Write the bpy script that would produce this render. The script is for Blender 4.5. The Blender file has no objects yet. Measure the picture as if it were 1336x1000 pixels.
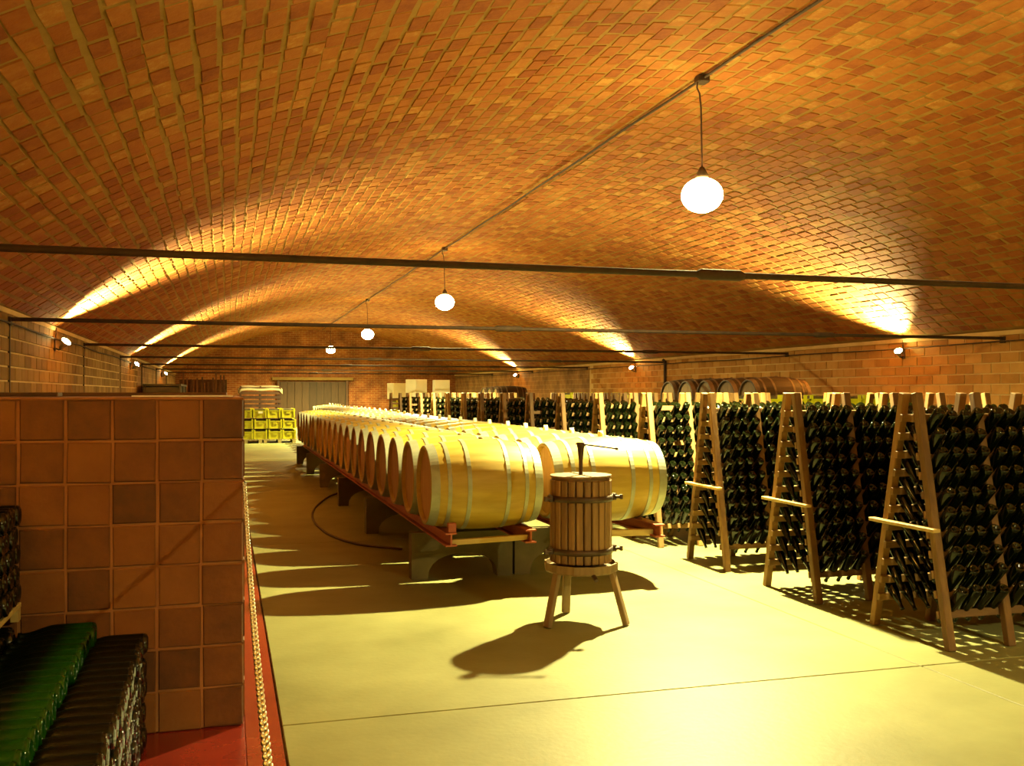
import bpy, bmesh, math, random
import numpy as np
from mathutils import Vector, Matrix, Euler
random.seed(7); rng = np.random.default_rng(7)
SC = bpy.context.scene
COL = SC.collection
PI = math.pi

# ------------------------------------------------------------------ camera, world, exposure
F = 1270.0
YAW = math.atan((668 - 296) / F)
CAM_H = 1.5
cam = bpy.data.cameras.new('camera')
cam.sensor_fit = 'HORIZONTAL'; cam.sensor_width = 36.0; cam.lens = 36.0 * F / 1336.0
cam.shift_y = 13.0 / 1336.0
cam.clip_start = 0.05; cam.clip_end = 200
camo = bpy.data.objects.new('camera', cam); COL.objects.link(camo)
camo.location = (0, 0, CAM_H); camo.rotation_euler = (PI / 2, 0, -YAW)
SC.camera = camo

w = bpy.data.worlds.new('world'); SC.world = w; w.use_nodes = True
w.node_tree.nodes['Background'].inputs[0].default_value = (0.0, 0.0, 0.0, 1)
w.node_tree.nodes['Background'].inputs[1].default_value = 0.0
SC.view_settings.view_transform = 'Standard'
SC.view_settings.look = 'None'
SC.view_settings.gamma = 1.0
SC.view_settings.use_curve_mapping = False
SC.view_settings.exposure = 0.0
SC.cycles.use_denoising = True
SC.cycles.max_bounces = 8; SC.cycles.diffuse_bounces = 4; SC.cycles.glossy_bounces = 3
SC.cycles.transmission_bounces = 4; SC.cycles.sample_clamp_indirect = 6.0
SC.cycles.caustics_reflective = False; SC.cycles.caustics_refractive = False

LAMP_RGB = (1.0, 0.89, 0.34)       # tungsten, as the photograph's white balance shows it
GLOBE_STRENGTH = 200.0        # frosted glass round each bulb
PENDANT_POWER = 8200.0        # the bulb itself, under its reflector cap
LENS_STRENGTH = 250.0
SPOT_POWER = 4600.0

# ------------------------------------------------------------------ the hall's measures
XL, XR, XC = -2.15, 10.31, 4.08            # walls and ridge
ZS, ZR = 2.36, 4.35                        # springing and ridge heights
RV = ((XR - XC) ** 2 + (ZR - ZS) ** 2) / (2 * (ZR - ZS)); ZCV = ZR - RV
TH = math.asin((XR - XC) / RV)
Y0, Y1 = -9.0, 44.7

def proj(X, Y, Z):
    s, c = math.sin(YAW), math.cos(YAW)
    d = s * X + c * Y; l = c * X - s * Y
    return 668 + F * l / d, 513 - F * (Z - CAM_H) / d, d

# ------------------------------------------------------------------ helpers
def node_mat(name):
    m = bpy.data.materials.new(name); m.use_nodes = True
    nt = m.node_tree; b = nt.nodes['Principled BSDF']
    return m, nt, b

def N(nt, t, **kw):
    n = nt.nodes.new(t)
    for k, v in kw.items():
        if k in n.inputs.keys(): n.inputs[k].default_value = v
        else: setattr(n, k, v)
    return n

def ramp(nt, fac, stops):
    r = nt.nodes.new('ShaderNodeValToRGB')
    el = r.color_ramp.elements
    while len(el) < len(stops): el.new(0.5)
    for e, (p, c) in zip(el, stops): e.position = p; e.color = (*c, 1)
    nt.links.new(fac, r.inputs[0])
    return r.outputs[0]

def mat(name, c1, c2=None, rough=0.6, metal=0.0, scale=6.0, stretch=(1, 1, 1), bump=0.0, spec=0.5, detail=5.0,
        per_object=0.0, emit=None, coat=0.0, lo=0.3, hi=0.7, bump_scale=None, world=False):
    m, nt, b = node_mat(name); L = nt.links.new
    b.inputs['Roughness'].default_value = rough; b.inputs['Metallic'].default_value = metal
    b.inputs['Specular IOR Level'].default_value = spec
    b.inputs['Coat Weight'].default_value = coat
    if world:
        co = N(nt, 'ShaderNodeNewGeometry').outputs['Position']
    else:
        co = N(nt, 'ShaderNodeTexCoord').outputs['Object']
    mp = N(nt, 'ShaderNodeMapping'); mp.inputs['Scale'].default_value = stretch
    L(co, mp.inputs['Vector'])
    oi = N(nt, 'ShaderNodeObjectInfo')
    if not world:
        sc = N(nt, 'ShaderNodeMath', operation='MULTIPLY'); sc.inputs[1].default_value = 37.0
        L(oi.outputs['Random'], sc.inputs[0]); L(sc.outputs[0], mp.inputs['Location'])
    no = N(nt, 'ShaderNodeTexNoise', Scale=scale, Detail=detail, Roughness=0.6)
    L(mp.outputs[0], no.inputs['Vector'])
    fac = no.outputs['Fac']
    if c2 is None: c2 = c1
    if per_object:
        a = N(nt, 'ShaderNodeMath', operation='MULTIPLY_ADD'); a.inputs[1].default_value = per_object; a.inputs[2].default_value = -per_object / 2
        L(oi.outputs['Random'], a.inputs[0])
        s = N(nt, 'ShaderNodeMath', operation='ADD'); L(fac, s.inputs[0]); L(a.outputs[0], s.inputs[1]); fac = s.outputs[0]
    L(ramp(nt, fac, [(lo, c1), (hi, c2)]), b.inputs['Base Color'])
    if bump:
        n2 = N(nt, 'ShaderNodeTexNoise', Scale=bump_scale or scale * 3, Detail=4.0)
        L(mp.outputs[0], n2.inputs['Vector'])
        bp = N(nt, 'ShaderNodeBump', Strength=bump, Distance=0.01); L(n2.outputs['Fac'], bp.inputs['Height'])
        L(bp.outputs[0], b.inputs['Normal'])
    if emit:
        b.inputs['Emission Color'].default_value = (*emit[0], 1); b.inputs['Emission Strength'].default_value = emit[1]
    return m

def brick_mat(name, stops, rough=0.85, noise=9.0, bump=0.5):
    """Fired clay whose tone differs from piece to piece (per object and per mesh island) with a blotchy grain."""
    m, nt, b = node_mat(name); L = nt.links.new
    b.inputs['Roughness'].default_value = rough; b.inputs['Specular IOR Level'].default_value = 0.25
    g = N(nt, 'ShaderNodeNewGeometry'); oi = N(nt, 'ShaderNodeObjectInfo')
    a = N(nt, 'ShaderNodeMath', operation='ADD'); L(g.outputs['Random Per Island'], a.inputs[0]); L(oi.outputs['Random'], a.inputs[1])
    fr = N(nt, 'ShaderNodeMath', operation='FRACT'); L(a.outputs[0], fr.inputs[0])
    no = N(nt, 'ShaderNodeTexNoise', Scale=noise, Detail=6.0, Roughness=0.7); L(g.outputs['Position'], no.inputs['Vector'])
    x = N(nt, 'ShaderNodeMath', operation='MULTIPLY_ADD'); x.inputs[1].default_value = 1.1; x.inputs[2].default_value = -0.45
    L(no.outputs['Fac'], x.inputs[0])
    s = N(nt, 'ShaderNodeMath', operation='ADD'); 
    h_ = N(nt, 'ShaderNodeMath', operation='MULTIPLY'); h_.inputs[1].default_value = 0.85; L(fr.outputs[0], h_.inputs[0])
    L(h_.outputs[0], s.inputs[0]); L(x.outputs[0], s.inputs[1])
    L(ramp(nt, s.outputs[0], stops), b.inputs['Base Color'])
    n2 = N(nt, 'ShaderNodeTexNoise', Scale=noise * 5, Detail=5.0); L(g.outputs['Position'], n2.inputs['Vector'])
    bp = N(nt, 'ShaderNodeBump', Strength=bump, Distance=0.006); L(n2.outputs['Fac'], bp.inputs['Height']); L(bp.outputs[0], b.inputs['Normal'])
    return m

def brickwork_mat(name, c1, c2, mortar, bw, bh, axis):
    """Brickwork too far away to tell the pieces apart."""
    m, nt, b = node_mat(name); L = nt.links.new
    b.inputs['Roughness'].default_value = 0.85
    g = N(nt, 'ShaderNodeNewGeometry'); sp = N(nt, 'ShaderNodeSeparateXYZ'); L(g.outputs['Position'], sp.inputs[0])
    cb = N(nt, 'ShaderNodeCombineXYZ'); L(sp.outputs[axis], cb.inputs[0]); L(sp.outputs['Z'], cb.inputs[1])
    t = N(nt, 'ShaderNodeTexBrick'); L(cb.outputs[0], t.inputs['Vector'])
    t.inputs['Color1'].default_value = (*c1, 1); t.inputs['Color2'].default_value = (*c2, 1); t.inputs['Mortar'].default_value = (*mortar, 1)
    t.inputs['Scale'].default_value = 1.0; t.inputs['Brick Width'].default_value = bw; t.inputs['Row Height'].default_value = bh
    t.inputs['Mortar Size'].default_value = 0.008; t.inputs['Bias'].default_value = 0.0
    no = N(nt, 'ShaderNodeTexNoise', Scale=1.7, Detail=6.0); L(g.outputs['Position'], no.inputs['Vector'])
    mx = N(nt, 'ShaderNodeMixRGB', blend_type='MULTIPLY'); mx.inputs[0].default_value = 0.8
    L(t.outputs['Color'], mx.inputs[1]); L(ramp(nt, no.outputs['Fac'], [(0.3, (0.35, 0.3, 0.3)), (0.65, (1.25, 1.2, 1.1))]), mx.inputs[2])
    L(mx.outputs[0], b.inputs['Base Color'])
    bp = N(nt, 'ShaderNodeBump', Strength=0.6, Distance=0.01, invert=True); L(t.outputs['Fac'], bp.inputs['Height']); L(bp.outputs[0], b.inputs['Normal'])
    return m

M = {}
M['brick'] = brick_mat('vault_brick', [(0.0, (0.22, 0.052, 0.008)), (0.3, (0.30, 0.084, 0.012)), (0.7, (0.35, 0.115, 0.017)), (0.92, (0.39, 0.15, 0.026)), (1.0, (0.44, 0.21, 0.045))])
M['mortar'] = mat('mortar', (0.24, 0.132, 0.026), (0.34, 0.195, 0.045), rough=0.9, scale=5, bump=0.4, spec=0.2, world=True)
M['block'] = brick_mat('clay_block', [(0.0, (0.15, 0.08, 0.018)), (0.5, (0.23, 0.125, 0.03)), (1.0, (0.30, 0.18, 0.05))], noise=4.0)  # left wall's duller light is put into this darker, more olive tone
M['block_right'] = brick_mat('clay_block_right', [(0.0, (0.32, 0.15, 0.036)), (0.5, (0.45, 0.225, 0.06)), (1.0, (0.54, 0.31, 0.10))], noise=4.0)  # same clay block, toned lighter for the wall that catches more light
M['block_mortar'] = mat('block_mortar', (0.55, 0.38, 0.16), (0.70, 0.5, 0.22), rough=0.9, scale=3, bump=0.3, spec=0.2, world=True)
M['far_brick_x'] = brickwork_mat('far_brickwork', (0.30, 0.075, 0.015), (0.40, 0.13, 0.028), (0.48, 0.29, 0.10), 0.26, 0.085, 'X')
M['blockwork_y'] = brickwork_mat('far_blockwork', (0.30, 0.15, 0.045), (0.37, 0.19, 0.055), (0.45, 0.3, 0.12), 0.34, 0.1475, 'Y')
M['concrete'] = mat('floor_concrete', (0.165, 0.158, 0.058), (0.27, 0.262, 0.115), rough=0.5, scale=1.1, bump=0.12, bump_scale=30, spec=0.35, world=True, detail=8)
M['joint'] = mat('joint_filler', (0.16, 0.14, 0.08), (0.3, 0.26, 0.14), rough=0.9, world=True)
M['red_paint'] = mat('red_floor_paint', (0.15, 0.012, 0.008), (0.23, 0.025, 0.013), rough=0.22, scale=2.5, bump=0.06, spec=0.6, world=True)
M['tile'] = brick_mat('quarry_tile', [(0.0, (0.06, 0.022, 0.006)), (0.3, (0.10, 0.034, 0.008)), (0.6, (0.145, 0.05, 0.010)), (1.0, (0.18, 0.068, 0.015))], noise=7.0, rough=0.55, bump=0.3)
M['tile_grout'] = mat('tile_grout', (0.18, 0.06, 0.013), (0.28, 0.11, 0.028), rough=0.8, scale=4, bump=0.4, world=True)
M['oak'] = mat('pale_oak', (0.32, 0.205, 0.024), (0.45, 0.315, 0.052), rough=0.5, scale=5, stretch=(0.35, 3, 3), spec=0.35, bump=0.08, per_object=0.15)
M['oak_head'] = mat('oak_head', (0.34, 0.20, 0.06), (0.46, 0.29, 0.10), rough=0.6, scale=6, stretch=(3, 3, 0.4), bump=0.1, per_object=0.15)
M['old_oak'] = mat('old_oak', (0.022, 0.010, 0.003), (0.055, 0.027, 0.009), rough=0.6, scale=5, stretch=(0.35, 3, 3), bump=0.1, per_object=0.2)
M['old_head'] = mat('old_head', (0.12, 0.07, 0.022), (0.22, 0.14, 0.05), rough=0.7, scale=6, stretch=(3, 3, 0.4), per_object=0.2)
M['hoop'] = mat('galvanised_hoop', (0.28, 0.285, 0.20), (0.37, 0.375, 0.28), rough=0.5, metal=0.35, scale=9)
M['rust_hoop'] = mat('rusty_hoop', (0.13, 0.08, 0.045), (0.26, 0.19, 0.12), rough=0.6, metal=0.5, scale=9)
M['bung'] = mat('silicone_bung', (0.75, 0.70, 0.42), (0.85, 0.8, 0.55), rough=0.5)
M['dark_bung'] = mat('dark_bung', (0.10, 0.07, 0.03), (0.2, 0.14, 0.06), rough=0.6)
M['red_steel'] = mat('red_oxide_steel', (0.28, 0.055, 0.022), (0.40, 0.10, 0.035), rough=0.55, scale=4, bump=0.15)
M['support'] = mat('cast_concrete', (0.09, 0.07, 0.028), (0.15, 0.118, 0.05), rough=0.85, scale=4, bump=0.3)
M['plank'] = mat('pale_pine', (0.38, 0.25, 0.075), (0.5, 0.36, 0.13), rough=0.6, scale=5, stretch=(0.4, 4, 4), bump=0.1, per_object=0.2)
M['press_stave'] = mat('weathered_stave', (0.15, 0.075, 0.022), (0.30, 0.165, 0.052), rough=0.65, scale=7, stretch=(5, 5, 0.5), bump=0.25, per_object=0.35)
M['press_dark'] = mat('dark_press_wood', (0.10, 0.05, 0.02), (0.20, 0.11, 0.04), rough=0.65, scale=7, bump=0.2)
M['press_leg'] = mat('press_leg_wood', (0.15, 0.085, 0.03), (0.25, 0.15, 0.055), rough=0.65, scale=7, stretch=(4, 4, 0.5), bump=0.2)
M['iron'] = mat('dark_iron', (0.045, 0.025, 0.015), (0.10, 0.055, 0.03), rough=0.5, metal=0.5, scale=12, bump=0.1)
M['rod'] = mat('rusted_rod', (0.03, 0.015, 0.007), (0.065, 0.032, 0.013), rough=0.8, metal=0.0, scale=10, bump=0.1)
M['rack'] = mat('rack_timber', (0.12, 0.055, 0.013), (0.25, 0.13, 0.035), rough=0.65, scale=6, stretch=(2.5, 2.5, 0.5), bump=0.15, per_object=0.45)
M['rung'] = mat('rack_rung', (0.12, 0.055, 0.014), (0.23, 0.12, 0.034), rough=0.65, scale=6, stretch=(0.5, 3, 3), bump=0.15, per_object=0.45)
M['yellow'] = mat('yellow_plastic', (0.44, 0.42, 0.004), (0.54, 0.51, 0.010), rough=0.45, scale=3, per_object=0.3)
M['grape'] = mat('dark_grapes', (0.02, 0.018, 0.008), (0.09, 0.07, 0.02), rough=0.5, scale=30)
M['label'] = mat('pale_label', (0.8, 0.78, 0.6), rough=0.6)
M['pallet'] = mat('pallet_wood', (0.26, 0.20, 0.08), (0.40, 0.32, 0.14), rough=0.8, scale=6)
M['brown_wood'] = mat('brown_wood', (0.06, 0.024, 0.009), (0.13, 0.055, 0.02), rough=0.7, scale=6, per_object=0.4)
M['cloth'] = mat('pale_sheet', (0.72, 0.66, 0.42), (0.82, 0.76, 0.52), rough=0.8, scale=4, bump=0.2)
M['white_board'] = mat('white_board', (0.78, 0.75, 0.6), (0.86, 0.83, 0.7), rough=0.7, scale=3)
M['door_wood'] = mat('grey_door_wood', (0.055, 0.027, 0.007), (0.088, 0.044, 0.013), rough=0.7, scale=6, stretch=(4, 4, 0.4), per_object=0.5)
M['dark_steel'] = mat('dark_steel', (0.03, 0.03, 0.02), (0.07, 0.06, 0.04), rough=0.5, metal=0.4)
M['chrome'] = mat('chain_steel', (0.72, 0.68, 0.55), (0.8, 0.76, 0.62), rough=0.28, metal=0.9)
M['rubber'] = mat('dark_rubber', (0.05, 0.02, 0.012), (0.09, 0.035, 0.02), rough=0.6)
def globe_mat():
    m, nt, b = node_mat('lit_frosted_glass'); L = nt.links.new
    b.inputs['Base Color'].default_value = (0.9, 0.88, 0.8, 1); b.inputs['Roughness'].default_value = 0.3
    b.inputs['Emission Color'].default_value = (*LAMP_RGB, 1); b.inputs['Emission Strength'].default_value = GLOBE_STRENGTH
    tr = N(nt, 'ShaderNodeBsdfTransparent'); mx = N(nt, 'ShaderNodeMixShader'); mx.inputs[0].default_value = 0.75
    L(b.outputs[0], mx.inputs[1]); L(tr.outputs[0], mx.inputs[2]); L(mx.outputs[0], nt.nodes['Material Output'].inputs['Surface'])
    return m
M['globe'] = globe_mat()
M['lens'] = mat('lit_lamp_lens', (0.9, 0.85, 0.7), rough=0.4, emit=(LAMP_RGB, LENS_STRENGTH))

def glass_mat(name, dark, thin, translucency):
    m, nt, b = node_mat(name); L = nt.links.new
    b.inputs['Base Color'].default_value = (*dark, 1); b.inputs['Roughness'].default_value = 0.045
    b.inputs['Specular IOR Level'].default_value = 0.42; b.inputs['IOR'].default_value = 1.52
    tr = N(nt, 'ShaderNodeBsdfTranslucent'); tr.inputs[0].default_value = (*thin, 1)
    mx = N(nt, 'ShaderNodeMixShader'); mx.inputs[0].default_value = translucency
    L(b.outputs[0], mx.inputs[1]); L(tr.outputs[0], mx.inputs[2])
    L(mx.outputs[0], nt.nodes['Material Output'].inputs['Surface'])
    return m
M['glass'] = glass_mat('dark_green_glass', (0.0025, 0.004, 0.001), (0.010, 0.04, 0.003), 0.05)
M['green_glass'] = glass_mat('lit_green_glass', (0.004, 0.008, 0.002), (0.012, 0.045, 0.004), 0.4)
def dusty(m):
    # cellar dust dulls the bottles' sides; the ends stay bright
    nt = m.node_tree; L = nt.links.new; b = nt.nodes['Principled BSDF']
    sp = N(nt, 'ShaderNodeSeparateXYZ'); L(N(nt, 'ShaderNodeTexCoord').outputs['Object'], sp.inputs[0])
    mr = N(nt, 'ShaderNodeMapRange'); mr.inputs['From Min'].default_value = 0.006; mr.inputs['From Max'].default_value = 0.02
    mr.inputs['To Min'].default_value = 0.05; mr.inputs['To Max'].default_value = 0.42
    L(sp.outputs['Z'], mr.inputs['Value']); L(mr.outputs[0], b.inputs['Roughness'])
    m2 = N(nt, 'ShaderNodeMapRange'); m2.inputs['From Min'].default_value = 0.006; m2.inputs['From Max'].default_value = 0.02
    m2.inputs['To Min'].default_value = 0.6; m2.inputs['To Max'].default_value = 0.05
    L(sp.outputs['Z'], m2.inputs['Value']); L(m2.outputs[0], b.inputs['Specular IOR Level'])
def lit_end(m):
    # light shining through the base ends, painted in as green fading to dark
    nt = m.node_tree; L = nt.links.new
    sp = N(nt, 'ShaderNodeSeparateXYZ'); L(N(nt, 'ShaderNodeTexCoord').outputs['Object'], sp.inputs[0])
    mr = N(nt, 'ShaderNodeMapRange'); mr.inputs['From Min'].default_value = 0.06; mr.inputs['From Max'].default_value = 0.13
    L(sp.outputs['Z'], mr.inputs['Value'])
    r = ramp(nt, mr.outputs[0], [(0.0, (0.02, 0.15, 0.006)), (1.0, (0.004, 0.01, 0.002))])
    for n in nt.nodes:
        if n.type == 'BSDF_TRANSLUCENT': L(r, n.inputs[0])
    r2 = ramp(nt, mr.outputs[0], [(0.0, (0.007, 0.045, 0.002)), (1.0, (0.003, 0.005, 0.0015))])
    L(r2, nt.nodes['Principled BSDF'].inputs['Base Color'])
lit_end(M['green_glass']); dusty(M['green_glass'])
M['dusty_glass'] = glass_mat('dusty_dark_glass', (0.0035, 0.003, 0.001), (0.010, 0.03, 0.003), 0.04); dusty(M['dusty_glass'])

class MB:
    """Collects simple shapes and links them as ONE mesh object."""
    def __init__(s): s.v = []; s.f = []; s.sm = []
    def add(s, vs, fs, smooth=False):
        o = len(s.v); s.v += [tuple(v) for v in vs]; s.f += [tuple(i + o for i in f) for f in fs]; s.sm += [smooth] * len(fs)
    def box(s, c, d, rot=None, bev=0.0):
        x, y, z = d[0] / 2, d[1] / 2, d[2] / 2
        if bev <= 0:
            vs = [Vector((sx * x, sy * y, sz * z)) for sz in (-1, 1) for sy in (-1, 1) for sx in (-1, 1)]
            fs = [(0, 2, 3, 1), (4, 5, 7, 6), (0, 1, 5, 4), (2, 6, 7, 3), (0, 4, 6, 2), (1, 3, 7, 5)]
        else:
            bm = bmesh.new(); bmesh.ops.create_cube(bm, size=1)
            bmesh.ops.scale(bm, vec=d, verts=bm.verts)
            bmesh.ops.bevel(bm, geom=bm.edges[:], offset=bev, segments=1, affect='EDGES')
            vs = [v.co.copy() for v in bm.verts]; bm.verts.index_update()
            fs = [tuple(v.index for v in f.verts) for f in bm.faces]; bm.free()
        if rot is not None: vs = [rot @ v for v in vs]
        c = Vector(c); s.add([v + c for v in vs], fs)
        return s
    def beam(s, a, b, wx, wy, up=(0, 0, 1), bev=0.0):
        a, b = Vector(a), Vector(b); d = b - a; L = d.length; z = d.normalized()
        x = Vector(up).cross(z)
        if x.length < 1e-4: x = Vector((1, 0, 0))
        x.normalize(); y = z.cross(x)
        R = Matrix((x, y, z)).transposed()
        return s.box((a + b) / 2, (wx, wy, L), R, bev)
    def tube(s, pts, r, n=8, caps=True, smooth=True):
        pts = [Vector(p) for p in pts]; rings = []
        base = len(s.v); vs = []; fs = []
        ref = None
        for i, p in enumerate(pts):
            t = (pts[min(i + 1, len(pts) - 1)] - pts[max(i - 1, 0)]).normalized()
            if ref is None or abs(ref.dot(t)) > 0.95: ref = Vector((0, 0, 1)) if abs(t.z) < 0.9 else Vector((1, 0, 0))
            x = t.cross(ref).normalized(); y = t.cross(x)
            rr = r[i] if isinstance(r, (list, tuple)) else r
            for k in range(n):
                a = 2 * PI * k / n; vs.append(p + x * (rr * math.cos(a)) + y * (rr * math.sin(a)))
        for i in range(len(pts) - 1):
            for k in range(n):
                k2 = (k + 1) % n
                fs.append((i * n + k, i * n + k2, (i + 1) * n + k2, (i + 1) * n + k))
        s.add(vs, fs, smooth)
        if caps:
            s.add(vs[:n], [tuple(range(n))]); s.add(vs[-n:], [tuple(reversed(range(n)))])
        return s
    def lathe(s, prof, n=24, axis='Z', c=(0, 0, 0), smooth=True, groove=None):
        vs = []; fs = []
        for (r, z) in prof:
            for k in range(n):
                a = 2 * PI * k / n; rr = r * (groove(k) if groove else 1)
                p = (rr * math.cos(a), rr * math.sin(a), z)
                if axis == 'X': p = (p[2], p[0], p[1])
                vs.append(Vector(p) + Vector(c))
        for i in range(len(prof) - 1):
            for k in range(n):
                k2 = (k + 1) % n
                fs.append((i * n + k, i * n + k2, (i + 1) * n + k2, (i + 1) * n + k))
        s.add(vs, fs, smooth); return s
    def prism(s, poly, axis, a, b):
        """poly: list of (u,v) counter-clockwise; extruded along axis from a to b."""
        n = len(poly)
        def P(u, v, t): return {'X': (t, u, v), 'Y': (u, t, v), 'Z': (u, v, t)}[axis]
        vs = [P(u, v, a) for u, v in poly] + [P(u, v, b) for u, v in poly]
        fs = [tuple(range(n)), tuple(reversed(range(n, 2 * n)))] + [(i, i + n, (i + 1) % n + n, (i + 1) % n) for i in range(n)]
        s.add(vs, fs); return s
    def mesh(s, name, m):
        me = bpy.data.meshes.new(name); me.from_pydata(s.v, [], s.f); me.materials.append(m)
        me.polygons.foreach_set('use_smooth', s.sm)
        bm = bmesh.new(); bm.from_mesh(me); bmesh.ops.recalc_face_normals(bm, faces=bm.faces); bm.to_mesh(me); bm.free()
        return me
    def build(s, name, m, parent=None, loc=(0, 0, 0), rot=(0, 0, 0)):
        return link(name, s.mesh(name, m), parent, loc, rot)

def link(name, me, parent=None, loc=(0, 0, 0), rot=(0, 0, 0)):
    o = bpy.data.objects.new(name, me); COL.objects.link(o)
    o.location = loc; o.rotation_euler = rot
    if parent is not None: o.parent = parent
    return o

def tag(o, label=None, cat=None, group=None, kind=None):
    if label: o['label'] = label
    if cat: o['category'] = cat
    if group: o['group'] = group
    if kind: o['kind'] = kind
    return o

def empty(name, label, cat, loc=(0, 0, 0), rz=0, group=None):
    o = bpy.data.objects.new(name, None); COL.objects.link(o); o.location = loc; o.rotation_euler = (0, 0, rz)
    o.empty_display_size = 0.1
    return tag(o, label, cat, group)

def dup(root, loc, rot=None):
    r = root.copy(); COL.objects.link(r); r.location = loc
    if rot is not None: r.rotation_euler = rot
    for ch in list(root.children):
        c = ch.copy(); COL.objects.link(c); c.parent = r
        for g in list(ch.children):
            d = g.copy(); COL.objects.link(d); d.parent = c
    return r

def bulk(name, V, Fq, m, parent=None, smooth=False):
    """V: (n,3) array, Fq: (k,4) or (k,3) faces; one mesh object."""
    me = bpy.data.meshes.new(name)
    k, q = Fq.shape
    me.vertices.add(len(V)); me.vertices.foreach_set('co', V.astype(np.float32).ravel())
    me.loops.add(k * q); me.loops.foreach_set('vertex_index', Fq.astype(np.int32).ravel())
    me.polygons.add(k); me.polygons.foreach_set('loop_start', np.arange(0, k * q, q, dtype=np.int32))
    me.polygons.foreach_set('use_smooth', np.full(k, smooth))
    me.update(calc_edges=True); me.materials.append(m)
    return link(name, me, parent)

def replicate(V, Fq, mats):
    """Copies of (V,F) at the 4x4 matrices in mats."""
    n = len(V); A = np.array(mats, dtype=np.float64)
    Vh = np.c_[V, np.ones(n)]
    out = np.einsum('mij,nj->mni', A, Vh)[:, :, :3].reshape(-1, 3)
    Fo = (Fq[None] + (np.arange(len(A)) * n)[:, None, None]).reshape(-1, Fq.shape[1])
    return out, Fo

ORD = 'first second third fourth fifth sixth seventh eighth ninth tenth eleventh twelfth thirteenth fourteenth fifteenth sixteenth seventeenth eighteenth nineteenth twentieth'.split()
def ordn(i):
    if i < 20: return ORD[i]
    t = {2: 'twenty', 3: 'thirty'}[(i + 1) // 10]; u = (i + 1) % 10
    return {2: 'twentieth', 3: 'thirtieth'}[(i + 1) // 10] if u == 0 else t + '-' + ORD[u - 1]

# ------------------------------------------------------------------ floor
floor = MB().box(((XL + XR) / 2, (Y0 + Y1) / 2, -0.13), (XR - XL + 0.6, Y1 - Y0 + 0.6, 0.22)).build('floor', M['joint'])
tag(floor, kind='structure')
gx = [0.235, 3.66, 7.1, XR]; gy = [Y0, -0.9, 4.5, 9.9, 15.3, 20.7, 26.1, 31.5, 36.9, Y1]
for i in range(3):
    for j in range(len(gy) - 1):
        x0, x1, y0, y1 = gx[i] + 0.004, gx[i + 1] - 0.004, gy[j] + 0.004, gy[j + 1] - 0.004
        MB().box(((x0 + x1) / 2, (y0 + y1) / 2, -0.01), (x1 - x0, y1 - y0, 0.02), bev=0.004).build('slab', M['concrete'], floor)
fl2 = MB().box(((XL + 0.077) / 2, (Y0 + 22) / 2, -0.002), (0.077 - XL, 22 - Y0, 0.012), bev=0.005).build('floor_left', M['red_paint'])
tag(fl2, kind='structure')
MB().box(((0.077 + 0.231) / 2, (Y0 + 22) / 2, -0.007), (0.152, 22 - Y0, 0.016), bev=0.003).build('border_strip', M['red_paint'], fl2)
MB().box(((XL + 0.231) / 2, (22 + Y1) / 2, -0.01), (0.231 - XL, Y1 - 22, 0.02), bev=0.003).build('slab', M['concrete'], floor)

# ------------------------------------------------------------------ walls
def wall(name, c, d, m):
    return tag(MB().box(c, d).build(name, m), kind='structure')
wl = wall('wall_left', (XL - 0.2, (Y0 + Y1) / 2, ZS / 2), (0.4, Y1 - Y0, ZS), M['blockwork_y'])
wr = wall('wall_right', (XR + 0.2, (Y0 + Y1) / 2, ZS / 2), (0.4, Y1 - Y0, ZS), M['blockwork_y'])
wb = MB()
def arch_poly(n=32):
    return [(XL - 0.4, 0), (XR + 0.4, 0), (XR + 0.4, ZS)] + [(XC + RV * math.sin(t), ZCV + RV * math.cos(t)) for t in np.linspace(TH, -TH, n)] + [(XL - 0.4, ZS)]
wf = tag(MB().prism(arch_poly(), 'Y', Y1, Y1 + 0.35).build('wall_back', M['far_brick_x']), kind='structure')
wn = tag(MB().prism(arch_poly(), 'Y', Y0 - 0.35, Y0).build('wall_front', M['far_brick_x']), kind='structure')

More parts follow.
